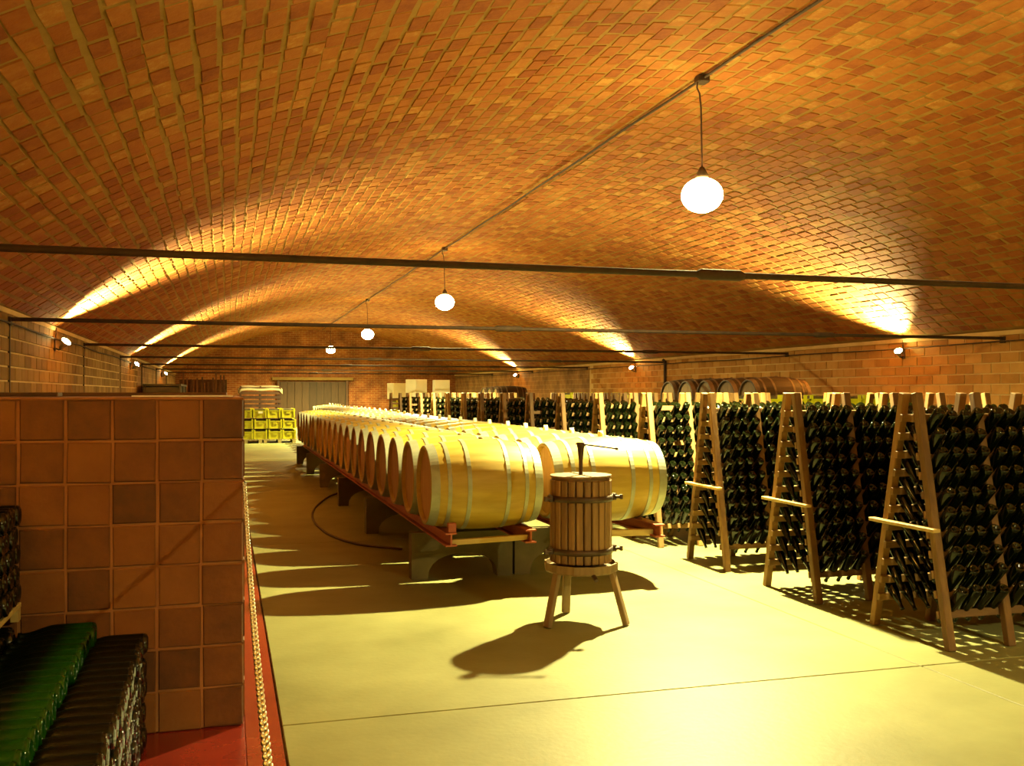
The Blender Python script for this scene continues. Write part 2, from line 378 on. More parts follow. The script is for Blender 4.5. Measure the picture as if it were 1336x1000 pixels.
# blocks of the side walls where they can be told apart
def block_mesh(l, h, t=0.012, e=0.004):
    b = MB(); y, z = l / 2, h / 2
    vs = [(t, -y + e, -z + e), (t, y - e, -z + e), (t, y - e, z - e), (t, -y + e, z - e), (-0.01, -y, -z), (-0.01, y, -z), (-0.01, y, z), (-0.01, -y, z)]
    b.add(vs, [(0, 1, 2, 3), (0, 4, 5, 1), (1, 5, 6, 2), (2, 6, 7, 3), (3, 7, 4, 0)])
    return b
BL, BH = 0.34, 0.1475
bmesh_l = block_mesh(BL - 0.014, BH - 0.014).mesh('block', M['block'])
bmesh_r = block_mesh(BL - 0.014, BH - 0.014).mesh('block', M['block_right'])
for side, wobj, x, sgn, ya, yb, yfar, zmin in (('l', wl, XL, 1, 8.4, 14.2, 26, 9), ('r', wr, XR, -1, 10.2, 17.6, 27, 9)):
    back = MB().box((x + sgn * 0.001, (ya + yfar) / 2, (zmin * BH + ZS) / 2), (0.004, yfar - ya, ZS - zmin * BH)).build('mortar_bed', M['block_mortar'], wobj)
    far = []
    for k in range(zmin, 16):
        y = ya + (BL / 2 if k % 2 else 0)
        while y + BL < yfar:
            rotz = 0 if sgn > 0 else PI
            p = (x + sgn * (0.001 + random.uniform(0, 0.004)), y + BL / 2, (k + 0.5) * BH)
            if y < yb:
                link('block', bmesh_l if sgn > 0 else bmesh_r, wobj, p, (0, 0, rotz))
            else:
                far.append(np.array(Matrix.Translation(p) @ Matrix.Rotation(rotz, 4, 'Z')))
            y += BL
    V = np.array([v.co for v in bmesh_l.vertices]); Fq = np.array([list(f.vertices) for f in bmesh_l.polygons])
    V, Fq = replicate(V, Fq, far)
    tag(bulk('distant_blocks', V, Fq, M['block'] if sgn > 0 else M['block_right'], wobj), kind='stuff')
tag(MB().box((XR - 0.02, (8 + Y1) / 2, ZS - 0.03), (0.05, Y1 - 8, 0.06)).build('trim_1', M['block_mortar']), kind='structure')
tag(MB().box((XL + 0.015, (6 + Y1) / 2, ZS - 0.03), (0.03, Y1 - 6, 0.05)).build('trim_2', M['block_mortar']), kind='structure')

# ------------------------------------------------------------------ vault
ceil = MB()
na = 64; vs = []
for t in np.linspace(-TH - 0.04, TH + 0.04, na):
    for rr in (RV, RV + 0.25):
        for y in (Y0 - 0.35, Y1 + 0.35):
            vs.append((XC + rr * math.sin(t), y, ZCV + rr * math.cos(t)))
fs = []
for i in range(na - 1):
    a, b = 4 * i, 4 * i + 4
    fs += [(a, b, b + 1, a + 1), (a + 2, a + 3, b + 3, b + 2), (a, a + 2, b + 2, b), (a + 1, b + 1, b + 3, a + 3)]
ceil.add(vs, fs, False)
ceiling = tag(ceil.build('ceiling', M['mortar']), kind='structure')
PITCH_S, PITCH_Y = 0.1405, 0.246
ns = int(2 * TH * RV / PITCH_S)
rows = []
for i in range(ns):
    s0 = -TH * RV + 0.02 + (i + 0.5) * PITCH_S
    off = rng.uniform(-0.05, 0.05) + (0.06 if i % 2 else 0)
    ny = int((Y1 - 2.6) / PITCH_Y)
    for j in range(ny):
        rows.append((s0 + rng.normal(0, 0.004) + 0.007 * math.sin(j * 0.37 + i * 1.3), 2.6 + off + (j + 0.5) * PITCH_Y + rng.normal(0, 0.006),
                     (PITCH_S - 0.024 + rng.normal(0, 0.007)) / 2, (PITCH_Y - 0.027 + rng.normal(0, 0.010)) / 2,
                     0.003 + rng.uniform(0, 0.007)))
rows = np.array(rows)
th = rows[:, 0] / RV
cx = XC + (RV - rows[:, 4]) * np.sin(th); cz = ZCV + (RV - rows[:, 4]) * np.cos(th); cy = rows[:, 1]
sx, sc_ = math.sin(YAW), math.cos(YAW)
dd = sx * cx + sc_ * cy; px = 668 + F * (sc_ * cx - sx * cy) / dd; py = 513 - F * (cz - CAM_H) / dd
nx_, nz_ = -np.sin(th), -np.cos(th)
dist = np.sqrt(cx ** 2 + cy ** 2 + (cz - CAM_H) ** 2)
facing = -(cx * nx_ + (cz - CAM_H) * nz_) / dist
area = np.where((px > 8) & (px < 1328) & (py > 6) & (facing > 0), facing / dist ** 2, 0)
near = set(np.argsort(-area)[:300].tolist())
tpl = np.array([(-1, -1, 0), (1, -1, 0), (1, 1, 0), (-1, 1, 0), (-1, -1, 1), (1, -1, 1), (1, 1, 1), (-1, 1, 1)], float)
FQ = np.array([(0, 1, 2, 3), (0, 4, 5, 1), (1, 5, 6, 2), (2, 6, 7, 3), (3, 7, 4, 0)])[:, ::-1]
def brick_verts(hs, hy, dep, n):
    e = 0.005
    L = np.zeros((len(hs), 8, 3))
    jit = np.random.default_rng(3).uniform(-0.004, 0.004, (len(hs), 8, 2))
    L[:, :, 0] = tpl[None, :, 0] * hs[:, None]; L[:, :, 1] = tpl[None, :, 1] * hy[:, None]
    L[:, :4, 0] *= ((hs - e) / hs)[:, None]; L[:, :4, 1] *= ((hy - e) / hy)[:, None]
    L[:, :, :2] += jit
    L[:, :, 2] = tpl[None, :, 2] * (dep[:, None] + 0.01)
    return L
sel = np.array([i for i in range(len(rows)) if i not in near])
Lc = brick_verts(rows[sel, 2], rows[sel, 3], rows[sel, 4], len(sel))
c, s = np.cos(th[sel])[:, None], np.sin(th[sel])[:, None]
W = np.stack([cx[sel][:, None] + c * Lc[:, :, 0] + s * Lc[:, :, 2], cy[sel][:, None] + Lc[:, :, 1], cz[sel][:, None] - s * Lc[:, :, 0] + c * Lc[:, :, 2]], -1)
tag(bulk('vault_bricks', W.reshape(-1, 3), (FQ[None] + (np.arange(len(sel)) * 8)[:, None, None]).reshape(-1, 4), M['brick'], ceiling), kind='stuff')
variants = []
for k in range(10):
    hs, hy = np.array([(PITCH_S - 0.024 + rng.normal(0, 0.006)) / 2]), np.array([(PITCH_Y - 0.027 + rng.normal(0, 0.009)) / 2])
    v = brick_verts(hs, hy, np.array([0.018]), 1)[0] + rng.uniform(-0.003, 0.003, (8, 3)) * np.array([1, 1, 0.3])
    me = bpy.data.meshes.new('brick'); me.from_pydata(v.tolist(), [], FQ.tolist()); me.materials.append(M['brick']); variants.append(me)
for i in sorted(near):
    link('brick', variants[i % 10], ceiling, (cx[i], cy[i], cz[i]), (rng.normal(0, 0.01), th[i], rng.normal(0, 0.012)))

# ------------------------------------------------------------------ far door and beam over it
dr = tag(MB().box((3.72, Y1 - 0.05, 1.0), (3.0, 0.10, 2.0)).build('door_1', M['dark_steel']), kind='structure')
for i in range(9):
    MB().box((2.27 + 0.322 * (i + 0.5), Y1 - 0.12, 1.0), (0.312 if i != 4 else 0.30, 0.05, 1.98), bev=0.006).build('plank', M['door_wood'], dr)
for x in (2.20, 5.24):
    MB().box((x, Y1 - 0.09, 1.03), (0.10, 0.2, 2.06)).build('door_frame', M['brown_wood'], dr)
tag(MB().box((3.72, Y1 - 0.1, 2.14), (3.6, 0.22, 0.13), bev=0.01).build('trim_3', M['block']), kind='structure')

# ------------------------------------------------------------------ tie rods, conduits
def tie_rod(k, y, r):
    z = 2.255
    t = empty('tie_rod', f'{ordn(k)} dark steel tie rod from the camera, spanning the vault', 'tie rod', (XC, y, z), 0, 'tie rods across the vault')
    MB().tube([(XL - XC, 0, 0), (0, 0, 0), (XR - XC, 0, 0)], r, 8).build('bar', M['rod'], t)
    for x in (-0.9, ) if k else (-1.05,):
        MB().tube([(x - 0.17, 0, 0), (x - 0.14, 0, 0), (x + 0.14, 0, 0), (x + 0.17, 0, 0)], [r, r * 1.7, r * 1.7, r], 8).build('coupling', M['rod'], t)
    MB().tube([(3.2, 0, 0), (3.23, 0, 0), (3.5, 0, 0), (3.53, 0, 0)], [r, r * 1.6, r * 1.6, r], 8).build('coupling', M['rod'], t)
    MB().box((XL - XC + 0.02, 0, -0.02), (0.03, 0.09, 0.09)).build('anchor_plate', M['rod'], t)
    MB().box((XR - XC - 0.02, 0, -0.02), (0.03, 0.09, 0.09)).build('anchor_plate', M['rod'], t)
    MB().box((XL - XC + 0.012, 0, -0.38), (0.022, 0.03, 0.76)).build('anchor_bar', M['rod'], t)
    if k == 3:
        MB().tube([(XR - XC - 0.08, 0, 0.06), (XR - XC - 0.05, -0.05, 0), (XR - XC - 0.05, -0.05, -0.06), (XR - XC - 0.05, -0.05, -1.4)], 0.035, 8).build('down_pipe', M['rod'], t)
for k in range(7):
    tie_rod(k, 5.6 + 5.4 * k, 0.021)
pts = [(XC, y, ZR - 0.035 + 0.006 * math.sin(y * 2.1)) for y in np.arange(-4, 44.5, 0.5)]
tag(MB().tube(pts, 0.013, 6).build('ridge_conduit', M['rod']), 'dark steel conduit running along the ridge of the brick vault', 'conduit')
def wall_conduit(x, label):
    pts = [(x, y, 2.205 + 0.008 * math.sin(y * 1.3)) for y in np.arange(3, 44.5, 0.5)]
    tag(MB().tube(pts, 0.011, 6).build('wall_conduit', M['rod']), label, 'conduit')
wall_conduit(XL + 0.035, 'thin dark conduit along the wall behind the tiled block')
wall_conduit(XR - 0.065, 'thin dark conduit along the wall behind the bottle racks')

# ------------------------------------------------------------------ pendant lamps
def pendant():
    t = empty('pendant_lamp', 'x', 'lamp')
    MB().box((0, 0, -0.045), (0.11, 0.11, 0.07), bev=0.012).build('junction_box', M['iron'], t)
    MB().tube([(-0.045, 0, -0.07), (-0.05, 0, -0.12), (-0.025, 0, -0.17), (-0.01, 0, -0.3), (0, 0, -0.84)], 0.008, 6).build('cord', M['rubber'], t)
    MB().lathe([(0.0, 0.0), (0.02, 0.0), (0.035, -0.03), (0.06, -0.08), (0.06, -0.1), (0.0, -0.1)], 16, c=(0, 0, -0.83)).build('lamp_holder', M['iron'], t)
    prof = [(0.185 * math.sin(a), 0.155 * math.cos(a)) for a in np.linspace(0.02, PI - 0.02, 13)]
    MB().lathe(prof, 24, c=(0, 0, -1.08)).build('globe', M['globe'], t)
    MB().lathe([(0.001, -0.93), (0.05, -0.945), (0.13, -0.985), (0.135, -0.985), (0.135, -0.99), (0.05, -0.955), (0.001, -0.94)], 24).build('reflector_cap', M['iron'], t)
    L = bpy.data.lights.new('bulb', 'SPOT'); L.energy = PENDANT_POWER; L.color = LAMP_RGB; L.spot_size = math.radians(172); L.spot_blend = 1.0; L.shadow_soft_size = 0.045
    lo = bpy.data.objects.new('bulb', L); COL.objects.link(lo); lo.parent = t; lo.location = (0, 0, -1.06)
    return t
P0 = pendant()
for k, y in enumerate((7.88, 18.6, 29.45, 40.3, -2.95)):
    o = P0 if k == 0 else dup(P0, (0, 0, 0))
    o.location = (XC, y, ZR)
    tag(o, ['lit globe lamp hanging nearest above the bottle racks', 'second lit globe lamp along the ridge of the vault', 'third lit globe lamp along the ridge of the vault',
            'farthest lit globe lamp, hanging before the far brick wall', 'lit globe lamp behind the camera'][k], 'lamp', 'pendant lamps along the ridge')

# ------------------------------------------------------------------ wall spotlights
def sconce(sgn):
    t = empty('wall_spotlight', 'x', 'lamp')
    MB().box((0.012, 0, 0.04), (0.024, 0.06, 0.16), bev=0.004).build('back_plate', M['iron'], t)
    MB().tube([(0.02, 0, 0.12), (0.03, 0, 0.2), (0.03, 0, 0.26)], 0.009, 6).build('stem', M['iron'], t)
    MB().tube([(0.02, 0, 0), (0.06, 0, -0.02), (0.09, 0, 0.0)], 0.013, 8).build('arm', M['iron'], t)
    d = Vector((0.60, -0.42 * sgn, 0.68)).normalized()
    q = d.to_track_quat('Z', 'Y')
    b = MB().lathe([(0.0, 0), (0.025, 0), (0.03, 0.04), (0.05, 0.07), (0.066, 0.125), (0.062, 0.128)], 20).build('lamp_body', M['hoop'], t, (0.08, 0, 0))
    b.rotation_euler = q.to_euler()
    l = MB().lathe([(0.0605, 0.12), (0.05, 0.132), (0.02, 0.139), (0.0005, 0.14)], 20).build('lamp_lens', M['lens'], b)
    L = bpy.data.lights.new('spot_beam', 'SPOT'); L.energy = SPOT_POWER; L.color = LAMP_RGB; L.spot_size = math.radians(112); L.spot_blend = 1.0; L.shadow_soft_size = 0.03
    lo = bpy.data.objects.new('spot_beam', L); COL.objects.link(lo); lo.parent = t
    lo.location = Vector((0.08, 0, 0)) + d * 0.16
    lo.rotation_euler = Vector((0.66, 0, 0.75)).to_track_quat('-Z', 'Y').to_euler()
    return t
for side in (0, 1):
    S0 = sconce(1 if side == 0 else -1)
    for k, y in enumerate(((13.7, 23.95, 35.0, 2.6), (13.05, 23.6, 34.3, 2.3))[side]):
        o = S0 if k == 0 else dup(S0, (0, 0, 0))
        if side == 0:
            o.location = (XL + 0.01, y, 2.08); o.rotation_euler = (0, 0, 0)
        else:
            o.location = (XR - 0.01, y, 2.08); o.rotation_euler = (0, 0, PI)
        w_ = ['wall beyond the tiled block', 'wall behind the bottle racks'][side]
        tag(o, ['nearest lit spotlight on the ' + w_, 'second lit spotlight along the ' + w_, 'farthest lit spotlight on the ' + w_, 'lit spotlight beside the camera on the ' + w_][k], 'spotlight', 'wall spotlights washing the vault')

# ------------------------------------------------------------------ tiled block
TB = empty('tiled_block', 'tall block faced with square brown clay tiles beside the aisle', 'partition', (0.065, 4.55, 0.004))
MB().box((-1.04, 1.6, 0.735), (2.08, 3.2, 1.462)).build('core', M['tile_grout'], TB)
TP, TQ = 0.1855, 0.1845
tiles = []
for k in range(6):
    b = MB(); e = 0.006; jx, jz = rng.uniform(-0.002, 0.002, 2)
    hw, hh = (TP - 0.009) / 2 + jx, (TQ - 0.008) / 2 + jz
    b.add([(-hw + e, -0.008, -hh + e), (hw - e, -0.008, -hh + e), (hw - e, -0.008, hh - e), (-hw + e, -0.008, hh - e), (-hw, 0.002, -hh), (hw, 0.002, -hh), (hw, 0.002, hh), (-hw, 0.002, hh)],
          [(0, 1, 2, 3), (0, 4, 5, 1), (1, 5, 6, 2), (2, 6, 7, 3), (3, 7, 4, 0)])
    tiles.append(b.mesh('tile', M['tile']))
for i in range(11):
    for j in range(8):
        x = 0.012 - (i + 0.5) * TP; z = (j + 0.5) * TQ - 0.004
        link('tile', tiles[(i * 3 + j * 5) % 6], TB, (x + rng.normal(0, 0.0012), 0, z + rng.normal(0, 0.0012)), (rng.normal(0, 0.004), rng.normal(0, 0.006), rng.normal(0, 0.004)))
for j in range(8):
    for i in range(17):
        link('tile', tiles[(i + j) % 6], TB, (0.0055, 0.1 + (i + 0.5) * TP, (j + 0.5) * TQ - 0.004), (0, 0, PI / 2))
MB().box((-1.035, 1.6, 1.470), (2.09, 3.22, 0.012), bev=0.004).build('top_slab', M['tile_grout'], TB)
# things lying on the block
tag(MB().box((0, 0, 0.004), (0.44, 0.30, 0.006), Matrix.Rotation(0.05, 3, 'Z')).build('paper_sheet', M['white_board'], None, (-0.20, 4.85, 1.4815)), 'white sheet lying on top of the tiled block', 'sheet')
for k, (x, y, l) in enumerate(((-0.55, 5.6, 1.1), (-0.35, 6.3, 0.7), (-1.3, 5.3, 1.0))):
    tag(MB().box((0, 0, 0.011), (l, 0.16, 0.02), Matrix.Rotation(0.02 * k - 0.02, 3, 'Z'), 0.003).build('loose_board', M['brown_wood'], None, (x, y, 1.4815)),
        ['long brown board lying on top of the tiled block', 'short brown board lying at the back of the tiled block top', 'brown board lying on the wall end of the tiled block'][k], 'board', 'boards on the tiled block')

# chain along the aisle
ch = empty('barrier_chain', 'pale steel link chain sagging from the tiled block corner along the aisle', 'chain', (0.075, 4.54, 1.09))
tor = MB()
nM, nm = 10, 5; vs = []; fs = []
for a in range(nM):
    A = 2 * PI * a / nM
    cxx, czz = 0.0085 * math.cos(A), 0.0135 * math.sin(A)
    for b_ in range(nm):
        B = 2 * PI * b_ / nm; r = 0.0038 * math.cos(B)
        vs.append((cxx + r * math.cos(A), 0.0038 * math.sin(B), czz + r * math.sin(A)))
for a in range(nM):
    for b_ in range(nm):
        fs.append((a * nm + b_, ((a + 1) % nM) * nm + b_, ((a + 1) % nM) * nm + (b_ + 1) % nm, a * nm + (b_ + 1) % nm))
LV, LF = np.array(vs), np.array(fs)
def chain_z(y): return 0.79 + 0.30 * ((y - 2.0) / 2.54) ** 2
y = 4.54; k = 0; lm = []
while y > 0.2:
    p = Vector((0.0, y - 4.54, chain_z(y) - 1.09)); t = Vector((0, -1, -(chain_z(y) - chain_z(y - 0.01)) / 0.01)).normalized()
    q = t.to_track_quat('Z', 'X'); Rm = q.to_matrix() @ Matrix.Rotation(PI / 4 + (PI / 2) * (k % 2), 3, 'Z')
    if k < 290:
        if k == 0:
            bm_ = bpy.data.meshes.new('chain_link'); bm_.from_pydata(LV.tolist(), [], LF.tolist()); bm_.materials.append(M['chrome']); bm_.polygons.foreach_set('use_smooth', [True] * len(LF))
        link('chain_link', bm_, ch, p, Rm.to_euler())
    y += t.y * 0.0195; k += 1
MB().tube([(-0.02, 0.01, 0.0), (0.0, -0.0, 0.0), (0.008, -0.012, 0.006), (0.0, -0.022, 0.012)], 0.004, 6).build('hook', M['iron'], ch)

# hose on the floor between the barrel supports
hp = [(1.75, 15.0), (1.42, 14.2), (1.17, 13.2), (1.02, 12.3), (0.97, 11.5), (0.99, 10.8), (1.06, 10.2), (1.25, 9.6), (1.6, 9.2)]
def smooth(p, sub=5):
    p = [np.array(q, float) for q in p]; out = []
    for i in range(len(p) - 1):
        a, b, c, d = p[max(i - 1, 0)], p[i], p[i + 1], p[min(i + 2, len(p) - 1)]
        for u in np.linspace(0, 1, sub, endpoint=False):
            out.append(0.5 * (2 * b + (c - a) * u + (2 * a - 5 * b + 4 * c - d) * u * u + (3 * b - a - 3 * c + d) * u ** 3))
    return out + [p[-1]]
tag(MB().tube([(q[0], q[1], 0.012) for q in smooth(hp)], 0.012, 6).build('hose', M['rubber']), 'dark hose curving over the floor beside the barrel row', 'hose')

# ------------------------------------------------------------------ barrels
BZ, BR, HR, HLEN = 0.80, 0.347, 0.295, 0.475
def barrel_r(x): return BR - (BR - HR) * (abs(x) / HLEN) ** 1.9
def make_barrel(name, oak, headm, hoopm, bungm, bung_h, hl=HLEN):
    t = empty(name, 'x', 'barrel')
    xs = np.linspace(-hl, hl, 15)
    prof = [(HR - 0.028, -hl + 0.03), (HR - 0.022, -hl)] + [(barrel_r(x * HLEN / hl), x) for x in xs] + [(HR - 0.022, hl), (HR - 0.028, hl - 0.03)]
    nst = 26
    MB().lathe(prof, nst * 3, 'X', groove=lambda k: 0.9925 if k % 3 == 0 else 1.0).build('staves', oak, t)
    for sg in (-1, 1):
        hd = MB(); wb_ = 0.085; n = 7
        R = HR - 0.026
        for i in range(n):
            y0, y1 = -R + 2 * R * i / n + 0.0015, -R + 2 * R * (i + 1) / n - 0.0015
            poly = [(y, math.sqrt(max(R * R - y * y, 1e-6))) for y in np.linspace(y1, y0, 5)] + [(y, -math.sqrt(max(R * R - y * y, 1e-6))) for y in np.linspace(y0, y1, 5)]
            hd.prism(poly, 'X', sg * (hl - 0.045), sg * (hl - 0.028))
        hd.build('head', headm, t)
    for x, wd in ((0.438, 0.07), (0.325, 0.032), (0.165, 0.034)):
        for sg in (-1, 1):
            x0, x1 = sg * (x - wd / 2) * hl / HLEN, sg * (x + wd / 2) * hl / HLEN
            r0, r1 = barrel_r(x - wd / 2), barrel_r(x + wd / 2)
            MB().lathe([(r0 - 0.003, x0), (r0 + 0.003, x0), (r1 + 0.003, x1), (r1 - 0.003, x1)], 64, 'X', smooth=False).build('hoop', hoopm, t)
    MB().lathe([(0.0, bung_h), (0.019, bung_h), (0.024, bung_h * 0.4), (0.024, -0.02)], 12, c=(0.02, 0, BR)).build('bung', bungm, t)
    return t
PB = 0.706
B1 = make_barrel('wine_barrel', M['oak'], M['oak_head'], M['hoop'], M['dark_bung'], 0.012, hl=0.432)
B2 = make_barrel('wine_barrel', M['oak'], M['oak_head'], M['hoop'], M['bung'], 0.045)
bars = []
for k in range(20):
    o = B1 if k == 0 else dup(B1, (0, 0, 0))
    o.location = (1.868 + rng.normal(0, 0.006), 7.30 + PB * k + rng.normal(0, 0.003), BZ); o.rotation_euler = (0 if k == 0 else rng.normal(0, 0.12), 0, rng.normal(0, 0.008))
    tag(o, 'pale oak barrel at the front of the row beside the aisle' if k == 0 else f'{ordn(k)} pale oak barrel from the front in the row beside the aisle', 'barrel', 'barrels in the row beside the aisle')
for k in range(32):
    o = B2 if k == 0 else dup(B2, (0, 0, 0))
    o.location = (2.915 + rng.normal(0, 0.008), 7.42 + PB * k + rng.normal(0, 0.003), BZ); o.rotation_euler = (0 if k == 0 else rng.normal(0, 0.07), 0, rng.normal(0, 0.008))
    tag(o, 'pale oak barrel behind the press, front of the row by the racks' if k == 0 else f'{ordn(k)} pale oak barrel from the front in the row by the racks', 'barrel', 'barrels in the row by the racks')

# steel rails, concrete supports, chocks
def ibeam(y0, y1, h=0.10, wd=0.085, t=0.012):
    z0 = 0.375; a, b = wd / 2, t / 2
    poly = [(-a, z0), (a, z0), (a, z0 + t), (b, z0 + t), (b, z0 + h - t), (a, z0 + h - t), (a, z0 + h), (-a, z0 + h), (-a, z0 + h - t), (-b, z0 + h - t), (-b, z0 + t), (-a, z0 + t)]
    # built from three plates so that every face is convex
    return MB().box((0, (y0 + y1) / 2, z0 + t / 2), (wd, y1 - y0, t)).box((0, (y0 + y1) / 2, z0 + h - t / 2), (wd, y1 - y0, t)).box((0, (y0 + y1) / 2, z0 + h / 2), (t, y1 - y0, h - 2 * t))
for x, y1, lab in ((1.575, 21.1, 'red steel rail under the aisle-side heads of the barrel row'), (2.185, 21.1, 'red steel rail under the inner heads of the aisle barrel row'),
                   (2.68, 29.9, 'red steel rail under the inner heads of the barrel row by the racks'), (3.24, 29.9, 'red steel rail under the rack-side heads of the barrels')):
    tag(ibeam(6.95, y1).build('steel_rail', M['red_steel'], None, (x, 0, 0)), lab, 'rail', 'steel rails under the barrels')
def support_bm():
    b = MB(); H = 0.373; W_ = 0.42
    pts_t = [(-W_, H), (W_, H)]
    xs = [-0.29 * math.cos(a) for a in np.linspace(0, PI, 13)]; zs = [0.205 * math.sin(a) ** 0.8 for a in np.linspace(0, PI, 13)]
    top = [(-W_, H)] + [(x, H) for x in xs] + [(W_, H)]; bot = [(-W_, 0)] + list(zip(xs, zs)) + [(W_, 0)]
    n = len(top)
    for y in (0.0, 0.13): b.v += [(x, y, z) for x, z in top] + [(x, y, z) for x, z in bot]
    m = 2 * n
    for i in range(n - 1):
        b.f += [(i, i + 1, n + i + 1, n + i), (m + i, m + n + i, m + n + i + 1, m + i + 1), (i, m + i, m + i + 1, i + 1), (n + i, n + i + 1, m + n + i + 1, m + n + i)]
    b.f += [(0, n, m + n, m), (n - 1, m + n - 1, m + 2 * n - 1, 2 * n - 1)]; b.sm = [False] * len(b.f)
    return b
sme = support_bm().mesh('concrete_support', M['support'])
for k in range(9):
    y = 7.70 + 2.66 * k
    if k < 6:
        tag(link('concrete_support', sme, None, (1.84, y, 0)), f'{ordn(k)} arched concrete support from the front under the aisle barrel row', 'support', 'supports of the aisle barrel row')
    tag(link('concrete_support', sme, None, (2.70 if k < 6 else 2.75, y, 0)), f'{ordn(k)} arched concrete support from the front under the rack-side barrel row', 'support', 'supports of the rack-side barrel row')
tag(MB().box((0, 0, 0), (0.60, 0.045, 0.04), Matrix.Rotation(-0.03, 3, 'Y'), 0.003).build('wooden_spacer', M['plank'], None, (1.88, 7.02, 0.405)), 'pale wooden spacer between the rails under the front aisle barrel', 'spacer')
tag(MB().box((0, 0, 0), (0.54, 0.05, 0.05), Matrix.Rotation(0.02, 3, 'Y'), 0.003).build('wooden_spacer', M['plank'], None, (2.96, 7.08, 0.405)), 'pale wooden spacer between the rails behind the press', 'spacer')
chock = MB().prism([(-0.05, 0), (0.05, 0), (0.035, 0.045), (-0.02, 0.06)], 'X', -0.035, 0.035).mesh('wooden_chock', M['plank'])
tag(link('wooden_chock', MB().box((0, 0, 0.035), (0.06, 0.05, 0.07), None, 0.004).mesh('wooden_chock', M['red_steel']), None, (1.585, 6.985, 0.475)), 'rusty block standing on the front end of the aisle rail', 'block')
for k in range(19):
    tag(link('wooden_chock', chock, None, (1.575, 7.30 + PB * (k + 0.5), 0.475)), f'small wooden chock on the aisle rail behind the {ordn(k)} barrel', 'chock', 'chocks on the aisle rail')

# ------------------------------------------------------------------ basket press
PR = empty('basket_press', 'small old wooden basket press with iron hoops on three legs', 'press', (2.235, 6.02, 0))
ns_ = 24
for k in range(ns_):
    a = 2 * PI * (k + 0.5) / ns_; R = 0.192
    MB().box((0, 0, 0), (0.022, 0.0435, 0.535), None, 0.005).build('stave', M['press_stave'], PR, (R * math.cos(a), R * math.sin(a), 0.665), (0, 0, a))
MB().lathe([(0.165, 0.40), (0.165, 0.92)], 24).build('must_lining', M['press_dark'], PR)
for z in (0.475, 0.815):
    h = MB().lathe([(0.2045, z - 0.019), (0.2105, z - 0.019), (0.2105, z + 0.019), (0.2045, z + 0.019)], 40).build('iron_hoop', M['iron'], PR)
    for sg in (-1, 1):
        b = MB().box((sg * 0.222, -0.03, z), (0.03, 0.035, 0.045), None, 0.004)
        b.tube([(sg * 0.222, -0.055, z), (sg * 0.25, -0.055, z), (sg * 0.262, -0.055, z)], 0.011, 8)
        b.box((sg * 0.262, -0.055, z), (0.014, 0.032, 0.03)).build('hoop_clamp', M['iron'], h)
lid = MB().lathe([(0.0, 0.925), (0.19, 0.925), (0.19, 0.948), (0.0, 0.948)], 36).build('lid', M['press_dark'], PR)
for sg, zz in ((-1, 0.9485), (1, 0.951)):
    poly = [(0.202 * math.sin(t) * 1.0, 0.202 * math.cos(t)) for t in np.linspace(0.03, PI - 0.03, 12)]
    poly = [(sg * u, v) for u, v in poly]
    MB().prism(poly, 'Z', zz, zz + 0.013).build('lid_board', M['press_leg'], lid)
MB().tube([(0, 0, 0.36), (0, 0, 1.13)], 0.013, 10).tube([(0, 0, 1.06), (0, 0, 1.13), (0, 0, 1.15)], [0.014, 0.022, 0.024], 10).build('screw', M['iron'], PR)
hb = MB().lathe([(0.0, 1.145), (0.026, 1.145), (0.026, 1.175), (0.0, 1.175)], 14).tube([(-0.03, 0.015, 1.165), (0, 0, 1.163), (0.105, -0.05, 1.15), (0.21, -0.10, 1.135)], 0.006, 6)
hb.tube([(0.205, -0.098, 1.136), (0.222, -0.105, 1.133)], 0.010, 6).build('handle', M['iron'], PR)
MB().lathe([(0.0, 0.333), (0.235, 0.333), (0.245, 0.345), (0.245, 0.392), (0.233, 0.392), (0.228, 0.362), (0.0, 0.362)], 12, smooth=False).build('tray', M['press_leg'], PR)
MB().tube([(0.0, -0.22, 0.34), (0.0, -0.26, 0.325), (0, -0.285, 0.315)], [0.016, 0.014, 0.013], 8).build('spout', M['iron'], PR)
for fx, fy in ((-0.275, -0.13), (-0.02, 0.24), (0.235, -0.21)):
    L_ = math.hypot(fx, fy); ux, uy = fx / L_, fy / L_
    MB().beam((ux * 0.215, uy * 0.215, 0.345), (fx, fy, 0.004), 0.052, 0.034, up=(ux, uy, 0.0), bev=0.004).build('leg', M['press_leg'], PR)

# ------------------------------------------------------------------ riddling racks
NB, BAY, NR = 5, 0.425, 11
RX, RY0, RPITCH = 4.03, 5.05, 1.312
def yleaf(z): return 0.055 + 0.285 * (1 - z / 1.5)
RUNG_Z = [1.345 - 0.115 * k for k in range(NR)]
def make_rack():
    t = empty('riddling_rack', 'x', 'rack')
    for i in range(NB + 1):
        for sg in (-1, 1):
            x = i * BAY + (0.0)
            MB().beam((x, sg * 0.345, 0.0), (x, sg * 0.055, 1.5), 0.052, 0.046, up=(0, 1, 0), bev=0.004).build('leg', M['rack'], t)
    tilt = math.atan(0.285 / 1.5)
    for sg in (-1, 1):
        for k, z in enumerate(RUNG_Z):
            y = sg * (yleaf(z) - 0.033)
            MB().box((0, 0, 0), (NB * BAY + 0.06, 0.022, 0.046), Matrix.Rotation(sg * tilt, 3, 'X'), 0.003).build('rung', M['rung'], t, (NB * BAY / 2, y, z))
    yb = yleaf(0.675)
    MB().beam((-0.04, yb + 0.11, 0.69), (-0.04, -yb - 0.07, 0.69), 0.05, 0.022, up=(0, 0, 1), bev=0.003).build('cross_brace', M['plank'], t)
    return t
R0 = make_rack()
NRACK = 16
